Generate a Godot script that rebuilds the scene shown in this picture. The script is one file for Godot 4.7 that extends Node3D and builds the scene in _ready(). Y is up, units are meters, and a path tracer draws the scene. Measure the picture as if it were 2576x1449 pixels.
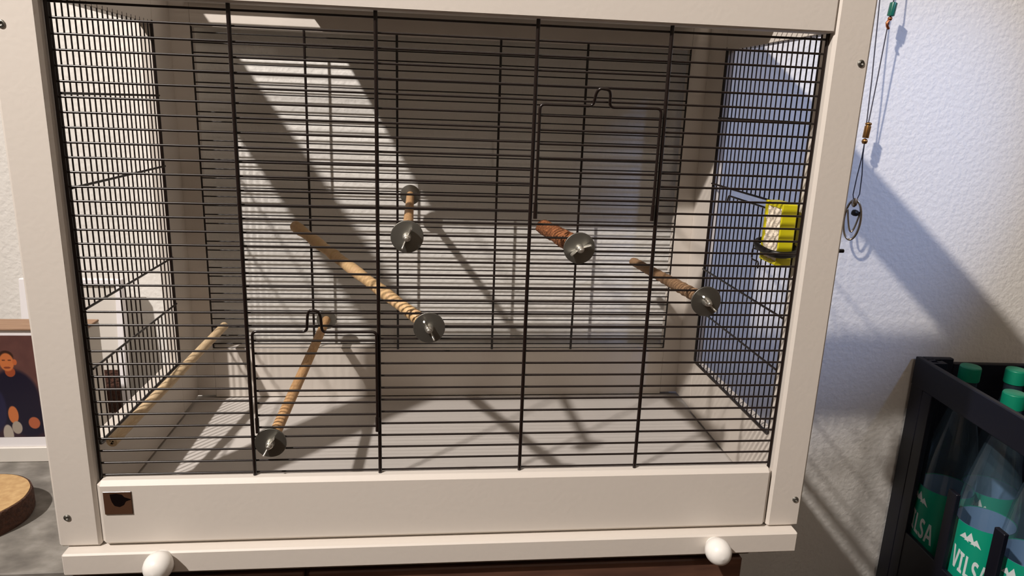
extends Node3D

var M := {}
var used := {}
var rng := RandomNumberGenerator.new()
var wire_cache := {}

# ------------------------------------------------------------------ helpers
func numbered(called: String) -> String:
	if not used.has(called):
		used[called] = 0
		return called
	used[called] += 1
	return "%s_%03d" % [called, used[called]]

func thing(called: String, label: String, category: String, at: Vector3, group := "") -> Node3D:
	var o := Node3D.new()
	o.name = numbered(called)
	add_child(o)
	o.position = at
	o.set_meta("label", label)
	o.set_meta("category", category)
	if group != "":
		o.set_meta("group", group)
	return o

# geometry is given in world coordinates; the node hangs under parent (given with its world origin)
func origin_of(n: Node) -> Vector3:
	var p := Vector3.ZERO
	var q = n
	while q != null and q != self and q is Node3D:
		p += q.position
		q = q.get_parent()
	return p

func put(parent: Node, called: String, mesh: Mesh, mat: Material, at := Vector3.ZERO, basis := Basis()) -> MeshInstance3D:
	var o := MeshInstance3D.new()
	o.mesh = mesh
	o.name = called
	if parent == self:
		o.name = numbered(called)
	o.material_override = mat
	o.cast_shadow = GeometryInstance3D.SHADOW_CASTING_SETTING_ON
	parent.add_child(o, true)
	o.transform = Transform3D(basis, at - (origin_of(parent) if parent != self else Vector3.ZERO))
	return o

func struct(called: String, mesh: Mesh, mat: Material, at := Vector3.ZERO) -> MeshInstance3D:
	var o := put(self, called, mesh, mat, at)
	o.set_meta("kind", "structure")
	return o

func st_new() -> SurfaceTool:
	var st := SurfaceTool.new()
	st.begin(Mesh.PRIMITIVE_TRIANGLES)
	return st

func tri(st: SurfaceTool, a: Vector3, b: Vector3, c: Vector3, out: Vector3) -> void:
	var n := (b - a).cross(c - a)
	if n.length() < 1e-14:
		return
	n = n.normalized()
	if n.dot(out) < 0:
		n = -n
		var t := b
		b = c
		c = t
	st.set_normal(n); st.add_vertex(a)
	st.set_normal(n); st.add_vertex(c)
	st.set_normal(n); st.add_vertex(b)

func quad(st: SurfaceTool, a: Vector3, b: Vector3, c: Vector3, d: Vector3, out: Vector3) -> void:
	tri(st, a, b, c, out)
	tri(st, a, c, d, out)

# a box between two corners with chamfered edges
func add_box(st: SurfaceTool, lo: Vector3, hi: Vector3, bev := 0.001) -> void:
	var c := (lo + hi) * 0.5
	var h := (hi - lo) * 0.5
	var b: float = min(bev, min(h.x, min(h.y, h.z)) * 0.6)
	var pt := func(s: Vector3, axis: int) -> Vector3:
		var e := Vector3(h.x - b, h.y - b, h.z - b)
		e[axis] = h[axis]
		return c + Vector3(s.x * e.x, s.y * e.y, s.z * e.z)
	for axis in 3:
		var u := (axis + 1) % 3
		var v := (axis + 2) % 3
		for sg in [-1.0, 1.0]:
			var q := []
			for k in [[-1, -1], [1, -1], [1, 1], [-1, 1]]:
				var s := Vector3.ZERO
				s[axis] = sg; s[u] = k[0]; s[v] = k[1]
				q.append(pt.call(s, axis))
			var o := Vector3.ZERO
			o[axis] = sg
			quad(st, q[0], q[1], q[2], q[3], o)
			# edges between +-u axis faces and +-v axis faces (edge runs along this axis)
		for su in [-1.0, 1.0]:
			for sv in [-1.0, 1.0]:
				var s0 := Vector3.ZERO
				s0[axis] = -1; s0[u] = su; s0[v] = sv
				var s1 := s0
				s1[axis] = 1
				var o2 := Vector3.ZERO
				o2[u] = su; o2[v] = sv
				quad(st, pt.call(s0, u), pt.call(s1, u), pt.call(s1, v), pt.call(s0, v), o2)
	for sx in [-1.0, 1.0]:
		for sy in [-1.0, 1.0]:
			for sz in [-1.0, 1.0]:
				var s := Vector3(sx, sy, sz)
				tri(st, pt.call(s, 0), pt.call(s, 1), pt.call(s, 2), s)

func box(lo: Vector3, hi: Vector3, bev := 0.001) -> Mesh:
	var st := st_new()
	add_box(st, lo, hi, bev)
	return st.commit()

# smooth strip of rings: rings is Array of PackedVector3Array (closed loops), with centres
func add_rings(st: SurfaceTool, rings: Array, cap0 := true, cap1 := true) -> void:
	var n: int = rings[0].size()
	var m: int = rings.size()
	var cen := []
	for r in rings:
		var c := Vector3.ZERO
		for p in r:
			c += p
		cen.append(c / n)
	var nor := []
	for i in m:
		var row := PackedVector3Array()
		for j in n:
			var a: Vector3 = rings[i][(j + 1) % n] - rings[i][(j + n - 1) % n]
			var b: Vector3 = rings[min(i + 1, m - 1)][j] - rings[max(i - 1, 0)][j]
			var nn := a.cross(b)
			if nn.length() < 1e-16:
				nn = rings[i][j] - cen[i]
			nn = nn.normalized()
			if nn.dot(rings[i][j] - cen[i]) < 0 and (rings[i][j] - cen[i]).length() > 1e-9:
				nn = -nn
			row.append(nn)
		nor.append(row)
	for i in m - 1:
		for j in n:
			var k := (j + 1) % n
			var P := [rings[i][j], rings[i][k], rings[i + 1][k], rings[i + 1][j]]
			var N := [nor[i][j], nor[i][k], nor[i + 1][k], nor[i + 1][j]]
			for t in [[0, 1, 2], [0, 2, 3]]:
				var g: Vector3 = (P[t[1]] - P[t[0]]).cross(P[t[2]] - P[t[0]])
				var order = t if g.dot(N[t[0]] + N[t[1]] + N[t[2]]) < 0 else [t[0], t[2], t[1]]
				for q in order:
					st.set_normal(N[q]); st.add_vertex(P[q])
	for e in [[0, cap0, 1], [m - 1, cap1, m - 2]]:
		if e[1]:
			var out: Vector3 = cen[e[0]] - cen[e[2]]
			for j in n:
				tri(st, cen[e[0]], rings[e[0]][j], rings[e[0]][(j + 1) % n], out)

func circle(c: Vector3, u: Vector3, v: Vector3, r: float, n: int) -> PackedVector3Array:
	var a := PackedVector3Array()
	for j in n:
		var t := TAU * j / n
		a.append(c + u * cos(t) * r + v * sin(t) * r)
	return a

func add_tube(st: SurfaceTool, pts: Array, r: float, n := 8, closed := false, flat := 1.0, flat_dir := Vector3.ZERO) -> void:
	var rings := []
	var m := pts.size()
	var up := Vector3.ZERO
	for i in m:
		var d: Vector3
		if closed:
			d = pts[(i + 1) % m] - pts[(i + m - 1) % m]
		else:
			d = pts[min(i + 1, m - 1)] - pts[max(i - 1, 0)]
		d = d.normalized()
		if flat_dir != Vector3.ZERO:
			up = flat_dir
		elif up == Vector3.ZERO:
			up = Vector3.UP if absf(d.y) < 0.8 else Vector3.RIGHT
		up = (up - d * up.dot(d)).normalized()
		var s := d.cross(up)
		rings.append(circle(pts[i], up * flat, s, r, n))
	if closed:
		rings.append(rings[0])
		add_rings(st, rings, false, false)
	else:
		add_rings(st, rings)

func tube(pts: Array, r: float, n := 8, closed := false, flat := 1.0, flat_dir := Vector3.ZERO) -> Mesh:
	var st := st_new()
	add_tube(st, pts, r, n, closed, flat, flat_dir)
	return st.commit()

# lathe around axis dir from base, profile [[r, h], ...]
func add_lathe(st: SurfaceTool, base: Vector3, dir: Vector3, prof: Array, n := 24) -> void:
	dir = dir.normalized()
	var u := dir.cross(Vector3.UP if absf(dir.y) < 0.9 else Vector3.RIGHT).normalized()
	var v := dir.cross(u)
	var rings := []
	for p in prof:
		rings.append(circle(base + dir * p[1], u, v, max(p[0], 1e-5), n))
	add_rings(st, rings)

func lathe(base: Vector3, dir: Vector3, prof: Array, n := 24) -> Mesh:
	var st := st_new()
	add_lathe(st, base, dir, prof, n)
	return st.commit()

# a straight wire: cached unit cylinder, turned into place
func wire(parent: Node, called: String, a: Vector3, b: Vector3, r: float, mat: Material) -> MeshInstance3D:
	var L := a.distance_to(b)
	var key := "%.5f_%.5f" % [L, r]
	if not wire_cache.has(key):
		var c := CylinderMesh.new()
		c.top_radius = r; c.bottom_radius = r; c.height = L
		c.radial_segments = 10; c.rings = 0
		wire_cache[key] = c
	var d := (b - a).normalized()
	var bas := Basis()
	if absf(d.y) < 0.999:
		var axis := Vector3.UP.cross(d).normalized()
		bas = Basis(axis, Vector3.UP.angle_to(d))
	return put(parent, called, wire_cache[key], mat, (a + b) * 0.5, bas)

func rounded(pts: Array, r: float) -> Array:
	# polyline with rounded corners
	var out := [pts[0]]
	for i in range(1, pts.size() - 1):
		var a: Vector3 = pts[i - 1]
		var b: Vector3 = pts[i]
		var c: Vector3 = pts[i + 1]
		var rr: float = min(r, min(a.distance_to(b), b.distance_to(c)) * 0.49)
		var p: Vector3 = b + (a - b).normalized() * rr
		var q: Vector3 = b + (c - b).normalized() * rr
		for k in 6:
			var t := k / 5.0
			out.append(p * (1 - t) * (1 - t) + b * 2 * t * (1 - t) + q * t * t)
	out.append(pts[-1])
	return out

# ------------------------------------------------------------------ materials
func noise(freq: float, seed_: int, type := FastNoiseLite.TYPE_SIMPLEX_SMOOTH, oct := 3) -> FastNoiseLite:
	var f := FastNoiseLite.new()
	f.seed = seed_; f.frequency = freq; f.noise_type = type
	f.fractal_octaves = oct
	return f

func ntex(f: FastNoiseLite, size: int, ramp: Array = [], normal := false, strength := 4.0) -> NoiseTexture2D:
	var t := NoiseTexture2D.new()
	t.width = size; t.height = size; t.seamless = true
	t.noise = f
	if normal:
		t.as_normal_map = true
		t.bump_strength = strength
	if ramp.size() > 0:
		var g := Gradient.new()
		g.offsets = PackedFloat32Array([]); 
		var off := PackedFloat32Array()
		var col := PackedColorArray()
		for k in ramp:
			off.append(k[0]); col.append(k[1])
		g.offsets = off; g.colors = col
		t.color_ramp = g
	return t

func mat(col: Color, rough := 0.6, metal := 0.0) -> StandardMaterial3D:
	var m := StandardMaterial3D.new()
	m.albedo_color = col; m.roughness = rough; m.metallic = metal
	return m

func tri_mat(col: Color, rough: float, albedo: Texture2D, nrm: Texture2D, scale: Vector3, nscale := 1.0) -> StandardMaterial3D:
	var m := mat(col, rough)
	m.uv1_triplanar = true
	m.uv1_world_triplanar = true
	m.uv1_scale = scale
	if albedo:
		m.albedo_texture = albedo
	if nrm:
		m.normal_enabled = true
		m.normal_texture = nrm
		m.normal_scale = nscale
	return m

func make_materials() -> void:
	M.wall = tri_mat(Color(0.90, 0.89, 0.87), 0.92, null, ntex(noise(0.035, 3), 512, [], true, 7.0), Vector3.ONE * 5.0, 0.24)
	M.ceiling = mat(Color(0.92, 0.90, 0.87), 0.95)
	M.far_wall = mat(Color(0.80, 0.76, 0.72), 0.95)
	M.floor = tri_mat(Color(0.8, 0.8, 0.8), 0.6, ntex(noise(0.02, 5), 256, [[0.0, Color(0.30, 0.21, 0.14)], [1.0, Color(0.42, 0.30, 0.20)]]), null, Vector3(0.6, 3, 4))
	M.white = tri_mat(Color(0.83, 0.80, 0.765), 0.5, null, ntex(noise(0.06, 8), 256, [], true, 1.2), Vector3.ONE * 9, 0.12)
	M.tray = tri_mat(Color(0.80, 0.78, 0.76), 0.45, null, ntex(noise(0.06, 9), 256, [], true, 1.2), Vector3.ONE * 9, 0.12)
	M.knob = mat(Color(0.93, 0.92, 0.90), 0.28)
	M.wire = mat(Color(0.10, 0.065, 0.055), 0.3, 0.0)
	M.zinc = mat(Color(0.55, 0.545, 0.52), 0.45, 1.0)
	M.nut = mat(Color(0.88, 0.87, 0.84), 0.42, 1.0)
	M.plate = mat(Color(0.31, 0.215, 0.16), 0.25)
	M.plate_reflection = mat(Color(0.035, 0.01, 0.012), 0.35)
	M.dowel = tri_mat(Color(1, 1, 1), 0.6, ntex(noise(0.03, 12), 256, [[0.0, Color(0.70, 0.53, 0.36)], [0.5, Color(0.80, 0.63, 0.44)], [1.0, Color(0.85, 0.70, 0.52)]]), null, Vector3(60, 60, 9))
	M.dowel_pale = tri_mat(Color(1, 1, 1), 0.6, ntex(noise(0.03, 14), 256, [[0.0, Color(0.74, 0.63, 0.48)], [1.0, Color(0.88, 0.79, 0.65)]]), null, Vector3(60, 60, 9))
	M.grooved = tri_mat(Color(1, 1, 1), 0.6, ntex(noise(0.02, 15), 256, [[0.0, Color(0.74, 0.60, 0.42)], [0.5, Color(0.82, 0.69, 0.50)], [1.0, Color(0.82, 0.66, 0.52)]]), null, Vector3(14, 14, 14))
	M.bark = tri_mat(Color(1, 1, 1), 0.75, ntex(noise(0.05, 16), 256, [[0.0, Color(0.40, 0.23, 0.13)], [0.6, Color(0.60, 0.37, 0.21)], [1.0, Color(0.76, 0.54, 0.37)]]), ntex(noise(0.06, 17), 256, [], true, 9.0), Vector3(34, 34, 20), 1.0)
	M.sand = tri_mat(Color(1, 1, 1), 0.85, ntex(noise(0.08, 18), 256, [[0.0, Color(0.52, 0.40, 0.28)], [1.0, Color(0.68, 0.54, 0.41)]]), ntex(noise(0.09, 19), 256, [], true, 8.0), Vector3.ONE * 30, 0.8)
	M.yellow = mat(Color(0.80, 0.76, 0.05), 0.45)
	M.stone = tri_mat(Color(0.93, 0.88, 0.80), 0.9, null, ntex(noise(0.03, 22), 256, [], true, 9.0), Vector3.ONE * 45, 0.9)
	M.black = mat(Color(0.06, 0.045, 0.05), 0.5)
	M.concrete = tri_mat(Color(1, 1, 1), 0.75, ntex(noise(0.012, 31, FastNoiseLite.TYPE_SIMPLEX_SMOOTH, 5), 512, [[0.0, Color(0.38, 0.365, 0.345)], [0.5, Color(0.48, 0.465, 0.44)], [1.0, Color(0.60, 0.585, 0.56)]]), null, Vector3(3.5, 3.5, 5))
	M.brown = tri_mat(Color(1, 1, 1), 0.6, ntex(noise(0.02, 33), 256, [[0.0, Color(0.30, 0.20, 0.16)], [1.0, Color(0.42, 0.29, 0.22)]]), null, Vector3(2, 14, 2))
	M.raw = tri_mat(Color(1, 1, 1), 0.7, ntex(noise(0.02, 34), 256, [[0.0, Color(0.55, 0.43, 0.34)], [1.0, Color(0.66, 0.54, 0.44)]]), null, Vector3(3, 30, 60))
	M.cut = tri_mat(Color(1, 1, 1), 0.75, ntex(noise(0.03, 35), 256, [[0.0, Color(0.70, 0.56, 0.38)], [1.0, Color(0.80, 0.67, 0.48)]]), null, Vector3.ONE * 12)
	M.bark_dark = tri_mat(Color(1, 1, 1), 0.9, ntex(noise(0.04, 36), 256, [[0.0, Color(0.20, 0.12, 0.09)], [1.0, Color(0.36, 0.23, 0.17)]]), ntex(noise(0.05, 37), 256, [], true, 9.0), Vector3.ONE * 16, 1.0)
	M.mat_white = mat(Color(0.92, 0.91, 0.92), 0.6)
	M.frame_white = mat(Color(0.84, 0.82, 0.79), 0.5)
	M.crate = mat(Color(0.016, 0.024, 0.09), 0.5)
	M.cap = mat(Color(0.03, 0.50, 0.38), 0.4)
	M.label = mat(Color(0.03, 0.60, 0.48), 0.45)
	M.label_back = mat(Color(0.40, 0.52, 0.66), 0.5)
	M.print_white = mat(Color(0.86, 0.90, 0.90), 0.5)
	M.print_yellow = mat(Color(0.85, 0.82, 0.15), 0.5)
	M.bottle = mat(Color(0.45, 0.58, 0.66, 0.09), 0.06)
	M.bottle.transparency = BaseMaterial3D.TRANSPARENCY_ALPHA
	M.water = mat(Color(0.50, 0.66, 0.80, 0.30), 0.05)
	M.water.transparency = BaseMaterial3D.TRANSPARENCY_ALPHA
	M.cord = mat(Color(0.24, 0.23, 0.26), 0.7)
	M.brass = mat(Color(0.62, 0.45, 0.26), 0.3, 1.0)
	M.copper = mat(Color(0.72, 0.42, 0.27), 0.32, 1.0)
	M.silver = mat(Color(0.70, 0.66, 0.60), 0.25, 1.0)
	M.green = mat(Color(0.03, 0.36, 0.29), 0.3)
	M.shade = mat(Color(0.2, 0.2, 0.2), 0.5)

# ------------------------------------------------------------------ scene
const ZW := -0.394      # wall behind the cage
const YT := -0.096      # table top
const LAMP := Vector3(-0.983, 1.967, 1.10)

func _ready() -> void:
	rng.seed = 7
	# camera
	var cam := Camera3D.new()
	cam.name = "camera"
	cam.fov = 43.935
	cam.near = 0.02
	cam.position = Vector3(0.31437, 0.35686, 0.65348)
	cam.rotation = Vector3(-0.250674, -0.114336, 0.037403)
	add_child(cam)
	cam.current = true
	# environment: a closed room at night, lit by lamps out of view
	var we := WorldEnvironment.new()
	we.name = "world_environment"
	var env := Environment.new()
	env.background_mode = Environment.BG_COLOR
	env.background_color = Color(0, 0, 0)
	env.ambient_light_source = Environment.AMBIENT_SOURCE_DISABLED
	env.tonemap_mode = Environment.TONE_MAPPER_LINEAR
	env.tonemap_exposure = 1.0
	env.sdfgi_enabled = true
	env.ssao_enabled = true
	env.ssil_enabled = true
	we.environment = env
	add_child(we)
	make_materials()
	lamps()
	room()
	sideboard()
	cage()
	perches()
	pecking_block()
	unseen_roof_board()
	ornament()
	photo_corner()
	crate()

func lamps() -> void:
	# unseen warm lamp, out of view upper left; its cone dims the left side
	var aim := (Vector3(0.66, 0.2, -0.25) - LAMP).normalized()
	var a := thing("unseen_reflector_lamp", "unseen warm reflector lamp above left of the cage, out of view, lighting the cage and wall", "lamp", LAMP)
	var glow := mat(Color(1, 0.9, 0.8), 0.4)
	glow.emission_enabled = true
	glow.emission = Color(1.0, 0.88, 0.76)
	glow.emission_energy_multiplier = 5.0
	put(a, "reflector", lathe(LAMP - aim * 0.10, aim, [[0.0, 0.0], [0.022, 0.002], [0.030, 0.03], [0.044, 0.088], [0.046, 0.09], [0.042, 0.086]], 28), M.shade)
	put(a, "glass", lathe(LAMP - aim * 0.013, aim, [[0.0, 0.0], [0.04, 0.0], [0.04, 0.002], [0.0, 0.003]], 28), glow)
	wire(a, "stem", LAMP - aim * 0.09, Vector3(LAMP.x - aim.x * 0.09, 2.3, LAMP.z - aim.z * 0.09), 0.006, M.shade)
	var l := SpotLight3D.new()
	l.name = "unseen_reflector_light"
	l.light_color = Color(1.0, 0.965, 0.935)
	l.light_energy = 9.2
	l.light_size = 0.035
	l.spot_range = 12.0
	l.spot_attenuation = 2.0
	l.spot_angle = 33.0
	l.spot_angle_attenuation = 1.0
	l.shadow_enabled = true
	add_child(l)
	l.look_at_from_position(LAMP, LAMP + aim, Vector3.UP)
	# added fill light behind the camera, modelled as a dim globe
	var G := Vector3(0.7, 1.95, 2.0)
	var gl := thing("added_fill_globe", "dim fill light added behind the camera, shaped as a white globe, outside the picture", "lamp", G)
	var gm := mat(Color(1, 0.95, 0.9), 0.4)
	gm.emission_enabled = true
	gm.emission = Color(1.0, 0.93, 0.86)
	gm.emission_energy_multiplier = 1.2
	put(gl, "globe", lathe(G - Vector3(0, 0.12, 0), Vector3.UP, [[0.0, 0.0], [0.05, 0.011], [0.09, 0.04], [0.118, 0.1], [0.118, 0.14], [0.09, 0.2], [0.05, 0.229], [0.03, 0.235]], 28), gm)
	wire(gl, "stem", G + Vector3(0, 0.115, 0), Vector3(G.x, 2.3, G.z), 0.006, M.shade)
	var go := OmniLight3D.new()
	go.name = "added_fill_light"
	go.light_color = Color(1.0, 0.95, 0.90)
	go.light_energy = 0.34
	go.light_size = 0.11
	go.omni_range = 12.0
	go.omni_attenuation = 2.0
	go.shadow_enabled = true
	go.position = G
	add_child(go)
	# unseen cold lamp, out of view, placed to tint the wall beside the cage
	var B := Vector3(1.45, 0.95, 0.65)
	var to := (Vector3(0.95, 0.26, ZW) - B).normalized()
	var b := thing("unseen_spot_lamp", "unseen cold spot lamp at the right, out of view, placed to tint the wall blue", "lamp", Vector3(B.x, -0.46, B.z))
	var cold := mat(Color(0.8, 0.88, 1.0), 0.4)
	cold.emission_enabled = true
	cold.emission = Color(0.75, 0.83, 1.0)
	cold.emission_energy_multiplier = 2.0
	put(b, "head", lathe(B - to * 0.10, to, [[0.0, 0.0], [0.03, 0.002], [0.035, 0.03], [0.055, 0.098], [0.057, 0.1], [0.052, 0.098], [0.05, 0.09]], 24), M.shade)
	put(b, "glass", lathe(B - to * 0.012, to, [[0.0, 0.0], [0.05, 0.0], [0.05, 0.002], [0.0, 0.002]], 24), cold)
	wire(b, "pole", Vector3(B.x, -0.45, B.z) - to * 0.06, B - to * 0.085, 0.008, M.shade)
	put(b, "foot", lathe(Vector3(B.x, -0.46, B.z) - to * 0.06, Vector3.UP, [[0.0, 0.0], [0.12, 0.0], [0.12, 0.012], [0.0, 0.016]], 24), M.shade)
	var sp := SpotLight3D.new()
	sp.name = "unseen_spot_light"
	sp.light_color = Color(0.62, 0.75, 1.0)
	sp.light_energy = 0.95
	sp.light_size = 0.05
	sp.spot_range = 8.0
	sp.spot_attenuation = 2.0
	sp.spot_angle = 15.5
	sp.spot_angle_attenuation = 0.9
	sp.shadow_enabled = true
	add_child(sp)
	sp.look_at_from_position(B, B + to, Vector3.UP)

func room() -> void:
	struct("wall_back", box(Vector3(-1.7, -0.56, ZW - 0.1), Vector3(2.5, 2.45, ZW), 0.0001), M.wall)
	struct("wall_left", box(Vector3(-1.7, -0.46, ZW), Vector3(-1.6, 2.3, 2.6), 0.0001), M.far_wall)
	struct("wall_right", box(Vector3(2.4, -0.46, ZW), Vector3(2.5, 2.3, 2.6), 0.0001), M.far_wall)
	struct("wall_front", box(Vector3(-1.7, -0.56, 2.6), Vector3(2.5, 2.45, 2.7), 0.0001), M.far_wall)
	struct("floor", box(Vector3(-1.7, -0.56, ZW), Vector3(2.5, -0.46, 2.6), 0.0001), M.floor)
	struct("ceiling", box(Vector3(-1.7, 2.3, ZW), Vector3(2.5, 2.45, 2.6), 0.0001), M.ceiling)

func sideboard() -> void:
	var o := thing("sideboard", "low brown sideboard with a grey stone-look top under the cage", "sideboard", Vector3(0, -0.46, -0.19))
	put(o, "worktop", box(Vector3(-0.75, YT - 0.006, -0.392), Vector3(0.656, YT, 0.012), 0.0012), M.concrete)
	put(o, "body", box(Vector3(-0.74, -0.43, -0.39), Vector3(0.652, YT - 0.006, -0.006), 0.001), M.brown)
	for k in 3:
		var x0 := -0.735 + k * 0.4625
		put(o, "drawer_front", box(Vector3(x0 + 0.002, -0.41, -0.006), Vector3(x0 + 0.46, YT - 0.012, 0.010), 0.0015), M.brown)
	for x in [-0.70, 0.61]:
		for z in [-0.35, -0.04]:
			put(o, "foot", box(Vector3(x - 0.02, -0.46, z - 0.02), Vector3(x + 0.02, -0.43, z + 0.02), 0.002), M.brown)

const W := 0.6708
const VX := [0.1438, 0.2642, 0.4036, 0.5236]
const SX := [-0.025, 0.697]

func cage() -> void:
	var c := thing("bird_cage", "large white wooden bird cage with black wire grilles on the sideboard", "cage", Vector3(0.336, YT, -0.185))
	var f0 := -0.008
	var f1 := 0.010
	# front frame
	put(c, "stile", box(Vector3(-0.0405, -0.071, f0), Vector3(-0.0015, 0.522, f1), 0.0028), M.white)
	put(c, "stile", box(Vector3(0.6715, -0.071, f0), Vector3(0.7085, 0.522, f1), 0.0028), M.white)
	put(c, "top_rail", box(Vector3(-0.0012, 0.430, f0), Vector3(0.6712, 0.522, f1), 0.0015), M.white)
	put(c, "front_panel", box(Vector3(-0.0008, -0.0705, f0 + 0.002), Vector3(0.6707, -0.002, f1 + 0.0006), 0.0042), M.white)
	# back frame
	put(c, "back_stile", box(Vector3(-0.0405, -0.071, -0.379), Vector3(-0.0, 0.522, -0.361), 0.0006), M.white)
	put(c, "back_stile", box(Vector3(W, -0.071, -0.379), Vector3(0.7085, 0.522, -0.361), 0.0006), M.white)
	put(c, "back_rail", box(Vector3(-0.0, 0.4405, -0.379), Vector3(W, 0.522, -0.361), 0.0008), M.white)
	put(c, "back_panel", box(Vector3(-0.0, -0.074, -0.379), Vector3(W, 0.002, -0.361), 0.0008), M.white)
	# side frames
	for s in 2:
		var a: float = -0.0405 if s == 0 else 0.696
		var b: float = -0.0245 if s == 0 else 0.7085
		put(c, "side_stile", box(Vector3(a, -0.071, -0.057), Vector3(b, 0.522, f0), 0.0008), M.white)
		put(c, "side_stile", box(Vector3(a, -0.071, -0.361), Vector3(b, 0.522, -0.300), 0.0008), M.white)
		put(c, "side_rail", box(Vector3(a, 0.436, -0.300), Vector3(b, 0.522, -0.057), 0.0008), M.white)
		put(c, "side_panel", box(Vector3(a, -0.0735, -0.300), Vector3(b, 0.004, -0.057), 0.0008), M.white)
	# sliding tray with two round knobs
	var st := st_new()
	add_box(st, Vector3(-0.0335, -0.0945, f0), Vector3(0.7025, -0.0712, 0.0215), 0.0016)
	add_box(st, Vector3(-0.040, YT, -0.375), Vector3(0.708, -0.0775, f0 - 0.0005), 0.0008)
	var tray := put(c, "tray", st.commit(), M.white)
	put(tray, "tray_floor", box(Vector3(-0.0235, -0.0775, -0.3605), Vector3(0.6955, -0.0745, f0 - 0.001), 0.0006), M.tray)
	for k in [Vector3(0.0588, -0.0775, 0.0345), Vector3(0.6098, -0.0815, 0.0345)]:
		put(tray, "knob", lathe(k + Vector3(0, 0, -0.0135), Vector3(0, 0, 1), [[0.0085, 0.0], [0.0085, 0.002], [0.0110, 0.005], [0.0131, 0.010], [0.0134, 0.0145], [0.0124, 0.0195], [0.0098, 0.0240], [0.0055, 0.0268], [0.0, 0.0276]], 28), M.knob)
	# screws in the stiles
	for p in [Vector3(-0.0295, 0.405, f1), Vector3(0.7, 0.405, f1), Vector3(0.7, -0.0385, f1), Vector3(-0.0292, -0.0385, f1)]:
		var q := st_new()
		add_lathe(q, p - Vector3(0, 0, 0.001), Vector3(0, 0, 1), [[0.0033, 0.0], [0.0033, 0.0016], [0.0027, 0.0022], [0.0012, 0.0022], [0.0009, 0.0012], [0.0, 0.0012]], 14)
		put(c, "screw", q.commit(), M.zinc)
	# maker's plate with a dark shape painted for its reflection
	var pl := put(c, "maker_plate", box(Vector3(0.0058, -0.0355, 0.0104), Vector3(0.0312, -0.0115, 0.0117), 0.0003), M.plate)
	var e := st_new()
	var pts := [Vector2(-0.42, 0.40), Vector2(-0.05, 0.44), Vector2(0.25, 0.36), Vector2(0.36, 0.20), Vector2(0.72, 0.06), Vector2(0.42, -0.06), Vector2(0.30, -0.28), Vector2(0.05, -0.42), Vector2(-0.22, -0.34), Vector2(-0.34, -0.10), Vector2(-0.40, 0.14)]
	var cc := Vector3(0.0190, -0.0205, 0.0119)
	for i in pts.size():
		var p0: Vector2 = pts[i] * 0.0165
		var p1: Vector2 = pts[(i + 1) % pts.size()] * 0.0165
		var A := cc + Vector3(p0.x, p0.y, 0)
		var B := cc + Vector3(p1.x, p1.y, 0)
		tri(e, cc, A, B, Vector3(0, 0, 1))
		quad(e, A, B, B - Vector3(0, 0, 0.0004), A - Vector3(0, 0, 0.0004), A - cc)
	put(pl, "surface_mark", e.commit(), M.plate_reflection)
	put(c, "unseen_roof_batten", box(Vector3(-0.0, 0.476, -0.3605), Vector3(W, 0.490, -0.341), 0.0008), M.white)  # out of view, placed to shade the top of the back rail
	front_grille(c)
	back_grille(c)
	for s in 2:
		side_grille(c, s)
	roof_grille(c)

func front_grille(c: Node3D) -> void:
	var g := put(c, "front_grille", tube(rounded([Vector3(0.0008, 0.436, 0.0), Vector3(0.0008, -0.006, 0.0), Vector3(W - 0.0006, -0.006, 0.0), Vector3(W - 0.0006, 0.436, 0.0)], 0.003), 0.0017), M.wire)
	for x in VX:
		wire(g, "upright", Vector3(x, -0.006, 0.0016), Vector3(x, 0.434, 0.0016), 0.0018, M.wire)
	# the two sliding wire doors
	var doors := [[VX[2] + 0.0044, VX[3] - 0.0045, 0.3585, 0.2590, 0.4560, 0.4705, 0.0155], [VX[0] + 0.0052, VX[1] - 0.0020, 0.1458, 0.0470, 0.1985, 0.2118, 0.0225]]
	var s := 0.0125
	for i in 35:
		var y := (34 - i) * s
		# fixed bars stop at the door openings
		var cuts := []
		for d in doors:
			var k := 2 if d == doors[0] else 0
			if y < d[2] + 0.004 and y > d[3] + 0.002:
				cuts.append([VX[k], VX[k + 1]])
		cuts.sort_custom(func(p, q): return p[0] < q[0])
		var x0 := 0.0
		for q in cuts + [[W, W]]:
			wire(g, "bar", Vector3(x0, y, -0.0008), Vector3(q[0], y, -0.0008), 0.00105, M.wire)
			x0 = q[1]
	for d in doors:
		var zt := 0.0042
		var h: float = d[6]
		var pts := rounded([Vector3(d[0], d[3] - 0.002, zt), Vector3(d[0], d[2], zt), Vector3(d[4], d[2], zt), Vector3(d[4] + 0.0015, d[2] + h * 0.75, zt + 0.003), Vector3(d[4] + 0.004, d[2] + h, zt + 0.005), Vector3(d[5] - 0.002, d[2] + h - 0.001, zt + 0.005), Vector3(d[5], d[2] + h * 0.7, zt + 0.003), Vector3(d[5] + 0.0005, d[2] - 0.0005, zt), Vector3(d[1], d[2], zt), Vector3(d[1], d[3] - 0.002, zt)], 0.0045)
		var fr := put(c, "wire_door", tube(pts, 0.00135, 10), M.wire)
		for e in [d[0], d[1]]:
			put(fr, "runner_end", tube([Vector3(e, d[3] + 0.012, zt), Vector3(e, d[3] - 0.003, zt)], 0.0019, 10), M.wire)
		for i in 35:
			var y := (34 - i) * s
			if y < d[2] - 0.004 and y > d[3] + 0.002:
				wire(fr, "door_bar", Vector3(d[0], y - 0.0012, zt - 0.0018), Vector3(d[1], y - 0.0012, zt - 0.0018), 0.00105, M.wire)

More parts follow.
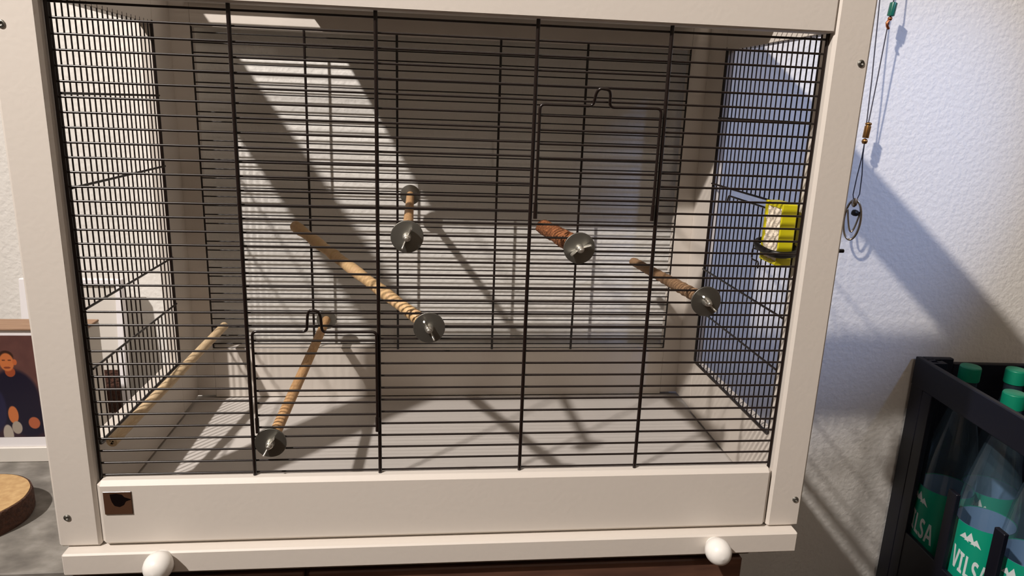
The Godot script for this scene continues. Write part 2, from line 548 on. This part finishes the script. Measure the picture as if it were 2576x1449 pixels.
func back_grille(c: Node3D) -> void:
	var z := -0.3625
	var g := put(c, "back_grille", tube(rounded([Vector3(0.0008, 0.443, z), Vector3(0.0008, 0.0012, z), Vector3(W - 0.0008, 0.0012, z), Vector3(W - 0.0008, 0.443, z)], 0.003), 0.0013), M.wire)
	for x in VX:
		wire(g, "upright", Vector3(x, 0.001, z + 0.003), Vector3(x, 0.4415, z + 0.003), 0.0017, M.wire)
	for i in 35:
		var y := 0.0085 + i * 0.0125
		wire(g, "bar", Vector3(0.0, y, z + 0.0006), Vector3(W, y, z + 0.0006), 0.0009, M.wire)

func side_grille(c: Node3D, s: int) -> void:
	var x: float = SX[s]
	var inn := 1.0 if s == 0 else -1.0
	var z0 := -0.058
	var z1 := -0.2985
	var b := st_new()
	add_tube(b, rounded([Vector3(x, 0.440, z0), Vector3(x, 0.003, z0), Vector3(x, 0.003, z1), Vector3(x, 0.440, z1)], 0.006), 0.0021)
	var g := put(c, "side_grille", b.commit(), M.wire)
	var n := 20
	for i in n - 1:
		var z: float = lerp(z0, z1, (i + 1.0) / n)
		var spans := [[0.003, 0.440]]
		if s == 0 and ((z < -0.066 and z > -0.133) or (z < -0.20 and z > -0.262)):
			spans = [[0.003, 0.0855], [0.147, 0.440]]
		elif s == 1 and z < -0.10 and z > -0.236:
			spans = [[0.003, 0.2535], [0.262, 0.440]]
		for q in spans:
			wire(g, "upright", Vector3(x, q[0], z), Vector3(x, q[1], z), 0.0008, M.wire)
	for y in ([0.3525, 0.2665, 0.1485, 0.086] if s == 0 else [0.350, 0.2625, 0.142, 0.0825]):
		wire(g, "crossbar", Vector3(x + inn * 0.0022, y, z0), Vector3(x + inn * 0.0022, y, z1), 0.0013, M.wire)
	if s == 1:
		put(g, "door_wire", tube(rounded([Vector3(x - 0.003, 0.246, -0.238), Vector3(x - 0.003, 0.2535, -0.236), Vector3(x - 0.003, 0.2530, -0.085), Vector3(x - 0.003, 0.246, -0.083)], 0.004), 0.0012, 8), M.wire)
		put(g, "door_loop", tube(rounded([Vector3(x - 0.004, 0.182, -0.128), Vector3(x - 0.004, 0.190, -0.128), Vector3(x - 0.006, 0.190, -0.143), Vector3(x - 0.006, 0.2035, -0.143), Vector3(x - 0.004, 0.2035, -0.128)], 0.004), 0.0010, 8), M.wire)

func roof_grille(c: Node3D) -> void:
	var y := 0.4745
	var g := put(c, "roof_grille", tube(rounded([Vector3(-0.023, y, -0.0105), Vector3(-0.023, y, -0.357), Vector3(0.694, y, -0.357), Vector3(0.694, y, -0.0105)], 0.004), 0.0014), M.wire)
	for x in VX:
		wire(g, "support", Vector3(x, y + 0.0022, -0.355), Vector3(x, y + 0.0022, -0.012), 0.0014, M.wire)
	for i in 27:
		var z := -0.0205 - i * 0.0125
		wire(g, "bar", Vector3(-0.026, y, z), Vector3(0.697, y, z), 0.0007, M.wire)

# ---- washers, wing nuts, perches
func fastener(parent: Node3D, p: Vector3, tilt: float, size := 1.0) -> void:
	var r := 0.0150 * size
	put(parent, "washer", lathe(p, Vector3(0, 0, 1), [[0.0, 0.0], [r, 0.0], [r, 0.0012], [r - 0.0004, 0.0016], [0.0, 0.0016]], 40), M.zinc)
	var st := st_new()
	var q := p + Vector3(0, 0, 0.0016)
	add_lathe(st, q, Vector3(0, 0, 1), [[0.0042, 0.0], [0.0042, 0.002], [0.0034, 0.0062], [0.0024, 0.0066], [0.0, 0.0066]], 18)
	var u := Vector3(cos(tilt), sin(tilt), 0)
	var v := Vector3(-u.y, u.x, 0)
	for s in [-1.0, 1.0]:
		var rings := []
		for k in 7:
			var t := k / 6.0
			var cen: Vector3 = q + u * s * lerp(0.0028, 0.0102, t) + Vector3(0, 0, lerp(0.0025, 0.0098, t * t))
			var wdt: float = lerp(0.0026, 0.0034, sin(t * PI)) * (1.0 if k < 6 else 0.5)
			var up: Vector3 = (Vector3(0, 0, 1) - u * s * 0.8).normalized()
			rings.append(circle(cen, up * wdt, v * 0.0009, 1.0, 10))
		add_rings(st, rings)
	put(parent, "wing_nut", st.commit(), M.nut)
	put(parent, "bolt", lathe(q, Vector3(0, 0, 1), [[0.0021, 0.0], [0.0021, 0.0105], [0.0016, 0.0112], [0.0, 0.0112]], 14), M.nut)

func perch(label: String, a: Vector3, b: Vector3, r0: float, r1: float, m: Material, style: String, tilt: float, back_washer: bool) -> Node3D:
	var o := thing("perch", label, "perch", a, "screwed-on perches in the cage")
	var d := b - a
	var L := d.length()
	d = d.normalized()
	var u := d.cross(Vector3.UP).normalized()
	var v := d.cross(u)
	var n := 24
	var steps := 420 if style == "spiral" else (60 if style != "plain" else 8)
	var rings := []
	var nz := noise(3.0, 77)
	for i in steps + 1:
		var t := i / float(steps)
		var c := a + d * L * t
		var ring := PackedVector3Array()
		for j in n:
			var an := TAU * j / n
			var r: float = lerp(r0, r1, t)
			if style == "spiral" and t < 0.62:
				var ph := fposmod(t * L / 0.0062 - j / float(n), 1.0)
				r -= 0.0017 * max(0.0, 1.0 - absf(ph - 0.5) / 0.11) * (1.0 - 0.6 * t)
				r += 0.0004 * sin(t * 30.0)
			elif style == "spiral":
				r += 0.0007 * sin(t * 34.0) + 0.0005 * nz.get_noise_2d(t * 4.0, an)
			elif style == "bark":
				r += 0.0016 * nz.get_noise_3d(cos(an) * 0.5, sin(an) * 0.5, t * 2.2) + 0.0006 * sin(t * L * 900.0 + an * 2.0)
			elif style == "wrap":
				r += 0.0005 * sin(t * L / 0.0045 * TAU + an) + 0.0006 * nz.get_noise_3d(cos(an), sin(an), t * 6.0)
			ring.append(c + u * cos(an) * r + v * sin(an) * r)
		rings.append(ring)
	# rounded far end
	var last: PackedVector3Array = rings[-1]
	var small := PackedVector3Array()
	for p in last:
		small.append(b + (p - b) * 0.75 + d * r1 * 0.25)
	rings.append(small)
	var st := st_new()
	add_rings(st, rings)
	put(o, "rod", st.commit(), m)
	fastener(o, a + Vector3(0, 0, 0.0035), tilt)
	if back_washer:
		put(o, "back_washer", lathe(Vector3(b.x, b.y, -0.3578), Vector3(0, 0, 1), [[0.0, 0.0], [0.0140, 0.0], [0.0140, 0.0014], [0.0, 0.0016]], 36), M.zinc)
	return o

func perches() -> void:
	perch("thin straight pale dowel perch with large steel washers, uppermost in the middle of the cage", Vector3(0.2908, 0.2370, 0.0), Vector3(0.2822, 0.2298, -0.356), 0.0052, 0.0052, M.dowel, "plain", deg_to_rad(66), true)
	perch("long pale yellow perch with spiral grooves slanting up to the left", Vector3(0.3115, 0.1500, 0.0), Vector3(0.128, 0.186, -0.335), 0.0062, 0.0072, M.grooved, "spiral", deg_to_rad(-62), false)
	perch("straight light brown dowel perch fixed low down behind the lower left wire door", Vector3(0.1607, 0.0335, 0.0), Vector3(0.1622, 0.0465, -0.356), 0.0058, 0.0058, M.dowel, "plain", deg_to_rad(60), true)
	perch("short thick reddish brown rough bark perch under the upper right wire door", Vector3(0.4512, 0.2288, 0.0), Vector3(0.4375, 0.2255, -0.135), 0.0092, 0.0078, M.bark, "bark", deg_to_rad(28), false)
	perch("rough sandy brown perch at the right end of the cage, lowest on that side", Vector3(0.5803, 0.1778, 0.0), Vector3(0.6035, 0.1435, -0.335), 0.0066, 0.0058, M.sand, "wrap", deg_to_rad(-46), false)
	# loose dowel lying along the left side
	var a := Vector3(-0.0085, 0.0106, -0.048)
	var b := Vector3(0.0212, 0.0388, -0.352)
	var o := thing("wooden_rod", "loose pale wooden rod lying along the bottom of the left side grille", "rod", a)
	put(o, "rod", lathe(a, b - a, [[0.0, 0.0], [0.0052, 0.0], [0.0058, 0.0008], [0.0058, (b - a).length() - 0.0008], [0.0052, (b - a).length()], [0.0, (b - a).length()]], 20), M.dowel_pale)

func pecking_block() -> void:
	var o := thing("pecking_stone", "white pecking stone in a bright yellow holder hung on the right side grille", "bird toy", Vector3(0.681, 0.203, -0.065))
	var x0 := 0.672
	var x1 := 0.6885
	var st := st_new()
	# yellow tray: back, two cheeks, top and bottom lips around the stone
	add_box(st, Vector3(x0 + 0.004, 0.203, -0.085), Vector3(x1, 0.268, -0.045), 0.0012)
	add_box(st, Vector3(x0, 0.203, -0.085), Vector3(x0 + 0.006, 0.268, -0.0795), 0.0008)
	add_box(st, Vector3(x0, 0.203, -0.0475), Vector3(x0 + 0.006, 0.268, -0.045), 0.0008)
	add_box(st, Vector3(x0, 0.2625, -0.0797), Vector3(x0 + 0.006, 0.268, -0.0473), 0.0008)
	add_box(st, Vector3(x0, 0.203, -0.0797), Vector3(x0 + 0.006, 0.2075, -0.0473), 0.0008)
	put(o, "holder", st.commit(), M.yellow)
	# the stone: a lumpy slab
	var nz := noise(70.0, 91, FastNoiseLite.TYPE_SIMPLEX_SMOOTH, 2)
	var s2 := st_new()
	s2.set_smooth_group(0)
	var ny := 28
	var nzn := 16
	var P := func(i: int, j: int) -> Vector3:
		var y: float = lerp(0.2070, 0.2630, i / float(ny))
		var z: float = lerp(-0.0800, -0.0470, j / float(nzn))
		return Vector3(x0 + 0.0012 - 0.0022 * nz.get_noise_2d(y * 1.0, z * 1.4) , y, z)
	for i in ny:
		for j in nzn:
			quad(s2, P.call(i, j), P.call(i + 1, j), P.call(i + 1, j + 1), P.call(i, j + 1), Vector3(-1, 0, 0))
	add_box(s2, Vector3(x0 + 0.003, 0.2072, -0.0798), Vector3(x0 + 0.0055, 0.2628, -0.0472), 0.0003)
	put(o, "stone", s2.commit(), M.stone)
	# black band round the holder, its tail passing out through the grille
	var ring := []
	for k in 40:
		var t := TAU * k / 40.0
		var cx := cos(t)
		var sz := sin(t)
		ring.append(Vector3(0.6800 + 0.0165 * signf(cx) * pow(absf(cx), 0.75), 0.2195 + 0.0015 * cx - 0.003 * sz, -0.0655 + 0.0275 * signf(sz) * pow(absf(sz), 0.75)))
	put(o, "strap", tube(ring, 0.0022, 10, true, 1.7, Vector3.UP), M.black)
	put(o, "strap_tail", tube([Vector3(0.690, 0.2165, -0.065), Vector3(0.7572, 0.2165, -0.065)], 0.0021, 10), M.black)

func unseen_roof_board() -> void:  # unseen board, its outline set by the shade it casts
	var o := thing("board", "unseen board lying on the cage roof, out of view, shading the wall behind", "board", Vector3(0.40, 0.4785, -0.25))
	var st := st_new()
	var lo := [Vector3(0.106, 0.4785, -0.147), Vector3(0.664, 0.4785, -0.142), Vector3(0.680, 0.4785, -0.338), Vector3(0.142, 0.4785, -0.338)]
	var up := Vector3(0, 0.016, 0)
	quad(st, lo[0], lo[1], lo[2], lo[3], Vector3.DOWN)
	quad(st, lo[0] + up, lo[1] + up, lo[2] + up, lo[3] + up, Vector3.UP)
	for k in 4:
		var a: Vector3 = lo[k]
		var b: Vector3 = lo[(k + 1) % 4]
		quad(st, a, b, b + up, a + up, (a + b) * 0.5 - Vector3(0.4, 0.4785, -0.25))
	put(o, "panel", st.commit(), M.white)

func ornament() -> void:
	var z := ZW + 0.030
	var nail := Vector3(0.951, 0.66, ZW + 0.012)
	var o := thing("hanging_ornament", "dark cords with beads and silver ring pendant hanging right of the cage", "ornament", nail)
	put(o, "nail", lathe(Vector3(0.951, 0.66, ZW - 0.004), Vector3(0, 0, 1), [[0.0016, 0.0], [0.0016, 0.036], [0.003, 0.0365], [0.003, 0.038], [0.0, 0.038]], 12), M.silver)
	var c1 := [Vector3(0.950, 0.658, z), Vector3(0.9381, 0.5196, z), Vector3(0.9413, 0.4664, z), Vector3(0.9446, 0.4117, z), Vector3(0.9470, 0.3498, z)]
	var c2 := [Vector3(0.952, 0.658, z), Vector3(0.9600, 0.5205, z), Vector3(0.9592, 0.5227, z), Vector3(0.957, 0.488, z), Vector3(0.9558, 0.4805, z), Vector3(0.9530, 0.4121, z), Vector3(0.9500, 0.351, z)]
	put(o, "cord", tube(c1, 0.00085, 8), M.cord)
	put(o, "cord", tube(c2, 0.00085, 8), M.cord)
	var gb := Vector3(0.9580, 0.4985, z)
	put(o, "green_bead", lathe(gb, Vector3(0.002, 0.0185, 0), [[0.0034, 0.0], [0.0050, 0.0008], [0.0050, 0.0180], [0.0034, 0.0188]], 6), M.green)
	var kn := st_new()
	add_lathe(kn, gb - Vector3(0.0002, 0.0062, 0), Vector3.UP, [[0.0, 0.0], [0.0026, 0.001], [0.0033, 0.003], [0.0026, 0.005], [0.0, 0.006]], 14)
	add_tube(kn, [gb + Vector3(-0.001, -0.005, 0), gb + Vector3(-0.0045, -0.009, 0.001), gb + Vector3(-0.0035, -0.013, 0.001), gb + Vector3(0.0, -0.017, 0)], 0.0019, 10)
	put(o, "copper_clasp", kn.commit(), M.copper)
	put(o, "brass_tube", lathe(Vector3(0.9488, 0.3285, z), Vector3(0.0016, 0.0225, 0), [[0.0036, 0.0], [0.0046, 0.0006], [0.0046, 0.0175], [0.0030, 0.0178], [0.0042, 0.019], [0.0048, 0.0207], [0.0036, 0.0226], [0.0, 0.0232]], 14), M.brass)
	put(o, "brass_bead", lathe(Vector3(0.9484, 0.3195, z), Vector3.UP, [[0.0, 0.0], [0.0032, 0.001], [0.0044, 0.0042], [0.0032, 0.0074], [0.0, 0.0088]], 16), M.brass)
	put(o, "loop_cord", tube([Vector3(0.9485, 0.3195, z), Vector3(0.9480, 0.300, z), Vector3(0.9450, 0.272, z), Vector3(0.9432, 0.245, z), Vector3(0.9448, 0.2385, z), Vector3(0.9510, 0.2385, z), Vector3(0.9535, 0.246, z), Vector3(0.9525, 0.275, z), Vector3(0.9492, 0.302, z), Vector3(0.9487, 0.3195, z)], 0.0008, 8), M.cord)
	# pendant: long open ring turned a little away, with a dark stone
	var ring := []
	for k in 40:
		var t := TAU * k / 40.0
		var w := 0.0098 * sin(t)
		ring.append(Vector3(0.9480 + w, 0.2065 + 0.0305 * cos(t), z + 0.006 * sin(t)))
	put(o, "pendant_ring", tube(ring, 0.0017, 10, true), M.silver)
	var inner := []
	for k in 14:
		var t := k / 13.0
		inner.append(Vector3(0.9400 + 0.018 * t, 0.222 - 0.034 * sin(t * PI) , z + 0.006 * t - 0.003))
	put(o, "pendant_wire", tube(inner, 0.0014, 8), M.silver)
	put(o, "pendant_bail", lathe(Vector3(0.9470, 0.226, z), Vector3(0.001, 0.014, 0), [[0.0015, 0.0], [0.0040, 0.003], [0.0046, 0.008], [0.0030, 0.0135]], 12), M.silver)
	put(o, "pendant_stone", lathe(Vector3(0.9455, 0.2185, z + 0.001), Vector3(1, -0.25, 0), [[0.0, -0.001], [0.0042, 0.001], [0.0050, 0.004], [0.0046, 0.008], [0.0028, 0.0105], [0.0, 0.011]], 16), M.black)

# ---- left of the cage
func portrait_image() -> ImageTexture:
	var w := 280
	var h := 264
	var im := Image.create(w, h, false, Image.FORMAT_RGB8)
	var nz := noise(0.02, 44)
	var ell := func(x: float, y: float, cx: float, cy: float, rx: float, ry: float) -> float:
		return clampf((1.0 - sqrt(pow((x - cx) / rx, 2) + pow((y - cy) / ry, 2))) * 7.0 + 0.5, 0.0, 1.0)
	for j in h:
		for i in w:
			# centimetres across the print, man's face near x = 5.4
			var x := i / 20.0
			var y := j / 20.0
			var col := Color(0.33, 0.22, 0.21).lerp(Color(0.40, 0.27, 0.25), nz.get_noise_2d(i, j) * 0.5 + 0.5)
			if y > 10.5:
				col = Color(0.20, 0.13, 0.17)
			var navy := Color(0.10, 0.085, 0.16)
			col = col.lerp(navy, ell.call(x, y, 5.7, 8.2, 3.0, 3.9))
			col = col.lerp(navy, ell.call(x, y, 7.0, 10.8, 2.4, 2.3))
			col = col.lerp(Color(0.14, 0.13, 0.24), ell.call(x, y, 2.6, 9.3, 1.9, 3.3))
			var skin := Color(0.74, 0.43, 0.25)
			col = col.lerp(Color(0.58, 0.28, 0.17), ell.call(x, y, 5.55, 4.6, 0.62, 0.65))
			col = col.lerp(Color(0.22, 0.14, 0.11), ell.call(x, y, 5.30, 2.62, 0.88, 0.75))
			col = col.lerp(skin, ell.call(x, y, 5.30, 3.35, 0.86, 1.15))
			col = col.lerp(Color(0.70, 0.38, 0.22), ell.call(x, y, 6.25, 3.35, 0.26, 0.38))
			col = col.lerp(Color(0.50, 0.25, 0.17), ell.call(x, y, 5.28, 4.05, 0.42, 0.13))
			for ex in [4.95, 5.65]:
				col = col.lerp(Color(0.40, 0.22, 0.15), ell.call(x, y, ex, 3.1, 0.2, 0.09))
			col = col.lerp(skin, ell.call(x, y, 5.2, 10.2, 0.62, 1.15))
			col = col.lerp(Color(0.66, 0.36, 0.24), ell.call(x, y, 7.6, 11.3, 0.70, 0.78))
			col = col.lerp(Color(0.62, 0.58, 0.53), ell.call(x, y, 5.45, 11.9, 0.62, 0.85))
			col = col.lerp(Color(0.66, 0.62, 0.58), ell.call(x, y, 4.3, 12.8, 0.62, 1.3))
			im.set_pixel(i, j, col)
	return ImageTexture.create_from_image(im)

func photo_corner() -> void:
	var zf := -0.212
	var zb := -0.250
	var x0 := -0.325
	var x1 := -0.1000
	var y1 := 0.0790
	var o := thing("picture_frame", "white box picture frame holding a portrait photo of a man in dark clothes", "picture frame", Vector3(-0.19, YT, -0.23))
	var st := st_new()
	add_box(st, Vector3(x0, YT, zb), Vector3(x1, YT + 0.020, zf), 0.001)
	add_box(st, Vector3(x0, YT + 0.020, zb), Vector3(x0 + 0.012, y1 - 0.003, zf), 0.001)
	add_box(st, Vector3(x1 - 0.006, YT + 0.020, zb), Vector3(x1, y1 - 0.003, zf), 0.001)
	put(o, "moulding", st.commit(), M.frame_white)
	put(o, "top_moulding", box(Vector3(x0, y1 - 0.003, zb), Vector3(x1, y1, zf), 0.0006), M.raw).set_meta("label", "bare brown wooden top edge")
	put(o, "mount", box(Vector3(x0 + 0.012, YT + 0.020, zf - 0.006), Vector3(x1 - 0.006, y1 - 0.003, zf - 0.003), 0.0003), M.mat_white)
	var q := st_new()
	var a := Vector3(-0.245, 0.0690, zf - 0.0028)
	var b := Vector3(-0.112, -0.0630, zf - 0.0028)
	for t in [[0, 0], [1, 0], [1, 1], [0, 0], [1, 1], [0, 1]]:
		q.set_normal(Vector3(0, 0, 1))
		q.set_uv(Vector2(t[0], t[1]))
		q.add_vertex(Vector3(lerp(a.x, b.x, float(t[0])), lerp(a.y, b.y, float(t[1])), a.z))
	var pm := mat(Color(1, 1, 1), 0.35)
	pm.albedo_texture = portrait_image()
	put(o, "photo_print", q.commit(), pm)
	# second, white framed picture leaning on the wall behind
	var pf := thing("picture_frame", "white framed picture leaning on the wall behind the portrait, partly seen through the left grille", "picture frame", Vector3(-0.18, YT, -0.35))
	var lean := Basis(Vector3.RIGHT, -0.105)
	var at := Vector3(-0.1795, YT, -0.333)
	var mo := st_new()
	var hw := 0.0665
	var hh := 0.2015
	add_box(mo, Vector3(-hw, 0.0, -0.014), Vector3(-hw + 0.013, hh, 0.0), 0.0012)
	add_box(mo, Vector3(hw - 0.009, 0.0, -0.014), Vector3(hw, hh, 0.0), 0.0012)
	add_box(mo, Vector3(-hw + 0.013, 0.0, -0.014), Vector3(hw - 0.009, 0.009, 0.0), 0.0012)
	add_box(mo, Vector3(-hw + 0.013, hh - 0.009, -0.014), Vector3(hw - 0.009, hh, 0.0), 0.0012)
	put(pf, "moulding", mo.commit(), M.mat_white, at, lean)
	put(pf, "mount", box(Vector3(-hw + 0.012, 0.008, -0.012), Vector3(hw - 0.008, hh - 0.008, -0.005), 0.0003), M.frame_white, at, lean)
	put(pf, "print", box(Vector3(-hw + 0.014, 0.010, -0.0052), Vector3(hw - 0.010, 0.072, -0.0044), 0.0001), M.bark_dark, at, lean)
	# slice of a branch
	var cpos := Vector3(-0.172, YT, -0.083)
	var d := thing("wood_slice", "round slice of wood with dark bark edge on the grey sideboard top", "wood slice", cpos)
	var r := 0.0545
	var nz := noise(1.2, 55)
	var ringf := func(y: float, k: float) -> PackedVector3Array:
		var p := PackedVector3Array()
		for j in 48:
			var an := TAU * j / 48
			var rr := r * k * (1.0 + 0.03 * nz.get_noise_2d(cos(an), sin(an)))
			p.append(cpos + Vector3(cos(an) * rr, y, sin(an) * rr))
		return p
	var bk := st_new()
	add_rings(bk, [ringf.call(0.0002, 0.97), ringf.call(0.004, 1.0), ringf.call(0.022, 1.0), ringf.call(0.0255, 0.985)], true, true)
	put(d, "bark", bk.commit(), M.bark_dark)
	var ct := st_new()
	add_rings(ct, [ringf.call(0.0250, 0.955), ringf.call(0.0263, 0.95)], false, true)
	put(d, "cut_face", ct.commit(), M.cut)

# ---- crate of bottles on the right
func curved(mesh: Mesh, c: Vector3, r: float, mid: float, scale: float, tall: float, y: float, slant: float) -> Mesh:
	# wraps flat lettering round a bottle: x becomes an angle about the axis
	var st := st_new()
	for s in mesh.get_surface_count():
		var arr := mesh.surface_get_arrays(s)
		var V: PackedVector3Array = arr[Mesh.ARRAY_VERTEX]
		var N: PackedVector3Array = arr[Mesh.ARRAY_NORMAL]
		var I: PackedInt32Array = arr[Mesh.ARRAY_INDEX] if arr[Mesh.ARRAY_INDEX] != null else PackedInt32Array(range(V.size()))
		for i in I:
			var p := V[i]
			var an := mid + p.x * scale / r
			var rad := r + 0.0002 + p.z * 0.0003 / 0.05
			var dir := Vector3(sin(an), 0, cos(an))
			st.set_normal(dir if N[i].z > 0.3 else (Vector3(0, N[i].y, 0) if absf(N[i].y) > 0.5 else dir))
			st.add_vertex(c + dir * rad + Vector3(0, y + p.y * scale * tall + p.x * scale * slant, 0))
	return st.commit()

func text_mesh(t: String) -> TextMesh:
	var tm := TextMesh.new()
	var f := SystemFont.new()
	f.font_names = PackedStringArray(["Droid Sans"])
	f.font_weight = 800
	tm.font = f
	tm.text = t
	tm.font_size = 64
	tm.pixel_size = 0.01
	tm.depth = 0.05
	tm.curve_step = 2.0
	return tm

func bottle(label: String, p: Vector3, face: float) -> void:
	# p: axis at the bottle's foot
	var o := thing("water_bottle", label, "bottle", p, "mineral water bottles in the crate")
	var R := 0.0405
	put(o, "bottle_body", lathe(p, Vector3.UP, [[0.0, 0.004], [0.030, 0.0], [R, 0.008], [R, 0.148], [0.0395, 0.165], [0.0375, 0.185], [0.034, 0.21], [0.028, 0.24], [0.021, 0.27], [0.0150, 0.295], [0.0132, 0.306], [0.0132, 0.330]], 32), M.bottle)
	put(o, "cap", lathe(p + Vector3(0, 0.326, 0), Vector3.UP, [[0.0148, 0.0], [0.0152, 0.001], [0.0152, 0.021], [0.0140, 0.0235], [0.0, 0.0238]], 30), M.cap)
	var lb := st_new()
	var rings := []
	for y in [0.014, 0.0141, 0.1399, 0.140]:
		rings.append(circle(p + Vector3(0, y, 0), Vector3(1, 0, 0), Vector3(0, 0, 1), R + 0.0006, 40))
	add_rings(lb, rings, false, false)
	var lab := put(o, "label", lb.commit(), M.label)
	var lb2 := st_new()
	add_rings(lb2, [circle(p + Vector3(0, 0.0145, 0), Vector3(1, 0, 0), Vector3(0, 0, 1), R - 0.0012, 40), circle(p + Vector3(0, 0.1395, 0), Vector3(1, 0, 0), Vector3(0, 0, 1), R - 0.0012, 40)], false, false)
	put(lab, "label_back", lb2.commit(), M.label_back)
	put(lab, "lettering", curved(text_mesh("VILSA"), p, R + 0.0006, face, 0.031, 2.35, 0.072, -0.36), M.print_white)
	put(lab, "small_lettering", curved(text_mesh("MEDIUM"), p, R + 0.0006, face, 0.0105, 1.4, 0.032, -0.15), M.print_white)
	# three peaks over the name
	var pk := st_new()
	var c := p
	for k in [[-0.0085, 0.012, 0.0075], [0.0, 0.018, 0.0080], [0.0085, 0.012, 0.0075]]:
		var A := Vector2(k[0] - k[2], 0.0)
		var B := Vector2(k[0], k[1])
		var C := Vector2(k[0] + k[2], 0.0)
		var D := Vector2(k[0] + 0.001, k[1] * 0.2)
		for tr in [[A, B, D], [D, B, C]]:
			var w := []
			for v in tr:
				var an: float = face - 0.12 + v.x / R
				w.append(c + Vector3(sin(an), 0, cos(an)) * (R + 0.0010) + Vector3(0, 0.1130 + v.y - v.x * 0.25, 0))
			tri(pk, w[0], w[1], w[2], Vector3(sin(face), 0, cos(face)))
	put(lab, "surface_mark", pk.commit(), M.print_white)
	return

func crate() -> void:
	var base := Vector3(1.112, -0.46, -0.388)
	var turn := -0.068
	var o := thing("bottle_crate", "dark blue plastic bottle crate standing against the wall at the right", "crate", base)
	var top := -0.022 - base.y
	var Lz := 0.40
	var Lx := 0.30
	var t := 0.022
	var parts := Node3D.new()
	var mk := func(called: String, st: SurfaceTool, m: Material) -> MeshInstance3D:
		var n := MeshInstance3D.new()
		n.mesh = st.commit(); n.name = called; n.material_override = m
		o.add_child(n, true)
		return n
	parts.free()
	o.rotation.y = turn
	var V := func(x: float, y: float, z: float) -> Vector3: return Vector3(x, y, z)
	# rim all round, two blocks of it at the corners with square drain holes
	var st := st_new()
	add_box(st, Vector3(0, top - 0.048, 0), Vector3(0.010, top, Lz), 0.0015)
	add_box(st, Vector3(Lx - 0.010, top - 0.048, 0), Vector3(Lx, top, Lz), 0.0015)
	add_box(st, Vector3(0.010, top - 0.048, 0), Vector3(0.06, top, 0.010), 0.0015)
	add_box(st, Vector3(0.06, top - 0.055, 0), Vector3(Lx - 0.06, top - 0.008, 0.010), 0.0015)
	add_box(st, Vector3(Lx - 0.06, top - 0.048, 0), Vector3(Lx - 0.010, top, 0.010), 0.0015)
	add_box(st, Vector3(0.010, top - 0.048, Lz - 0.010), Vector3(Lx - 0.010, top, Lz), 0.0015)
	mk.call("rim", st, M.crate)
	for q in [[0.0, 0.0], [Lx - 0.034, 0.0], [0.0, Lz - 0.034], [Lx - 0.034, Lz - 0.034]]:
		var s := st_new()
		# corner post with two square holes in its top
		var x0: float = q[0] + 0.0005
		var z0: float = q[1] + 0.0005
		var x1 := x0 + 0.033
		var z1 := z0 + 0.033
		add_box(s, Vector3(x0, 0.0, z0), Vector3(x1, top - 0.012, z1), 0.0015)
		add_box(s, Vector3(x0, top - 0.012, z0), Vector3(x1, top - 0.0005, z0 + 0.006), 0.0004)
		add_box(s, Vector3(x0, top - 0.012, z1 - 0.006), Vector3(x1, top - 0.0005, z1), 0.0004)
		add_box(s, Vector3(x0, top - 0.012, z0 + 0.0135), Vector3(x1, top - 0.0005, z0 + 0.0195), 0.0004)
		add_box(s, Vector3(x0, top - 0.012, z0 + 0.006), Vector3(x0 + 0.012, top - 0.0005, z1 - 0.006), 0.0004)
		add_box(s, Vector3(x1 - 0.011, top - 0.012, z0 + 0.006), Vector3(x1, top - 0.0005, z1 - 0.006), 0.0004)
		mk.call("corner_post", s, M.crate)
	var post := st_new()
	add_box(post, Vector3(0.0, 0.0, 0.034), Vector3(0.008, top - 0.048, 0.058), 0.001)
	mk.call("side_strip", post, M.crate)
	for z in [0.145, 0.247, 0.335]:
		var s := st_new()
		add_box(s, Vector3(0.0005, 0.14, z - 0.010), Vector3(0.008, 0.272, z + 0.010), 0.001)
		mk.call("rib", s, M.crate)
	var wl := st_new()
	add_box(wl, Vector3(0.001, 0.0, 0.034), Vector3(0.009, 0.145, Lz - 0.034), 0.001)
	add_box(wl, Vector3(Lx - 0.009, 0.0, 0.034), Vector3(Lx - 0.001, top - 0.045, Lz - 0.034), 0.001)
	add_box(wl, Vector3(0.034, 0.0, 0.001), Vector3(Lx - 0.034, top - 0.045, 0.009), 0.001)
	add_box(wl, Vector3(0.034, 0.0, Lz - 0.009), Vector3(Lx - 0.034, top - 0.045, Lz - 0.001), 0.001)
	mk.call("side_wall", wl, M.crate)
	var fl := st_new()
	add_box(fl, Vector3(0.009, 0.0, 0.009), Vector3(Lx - 0.009, 0.088, Lz - 0.009), 0.001)
	mk.call("base", fl, M.crate)
	var foot := -0.372
	bottle("clear water bottle with green cap and label nearest the back left corner of the crate", Vector3(1.158, foot + 0.008, -0.322), deg_to_rad(-84))
	bottle("clear water bottle with green cap, second from the left along the back of the crate", Vector3(1.244, foot, -0.328), deg_to_rad(-50))
	bottle("clear water bottle whose green label faces out most fully through the crate side", Vector3(1.160, foot, -0.234), deg_to_rad(-56))
	bottle("clear water bottle with green label cut off by the right edge of the picture", Vector3(1.158, foot, -0.146), deg_to_rad(-60))
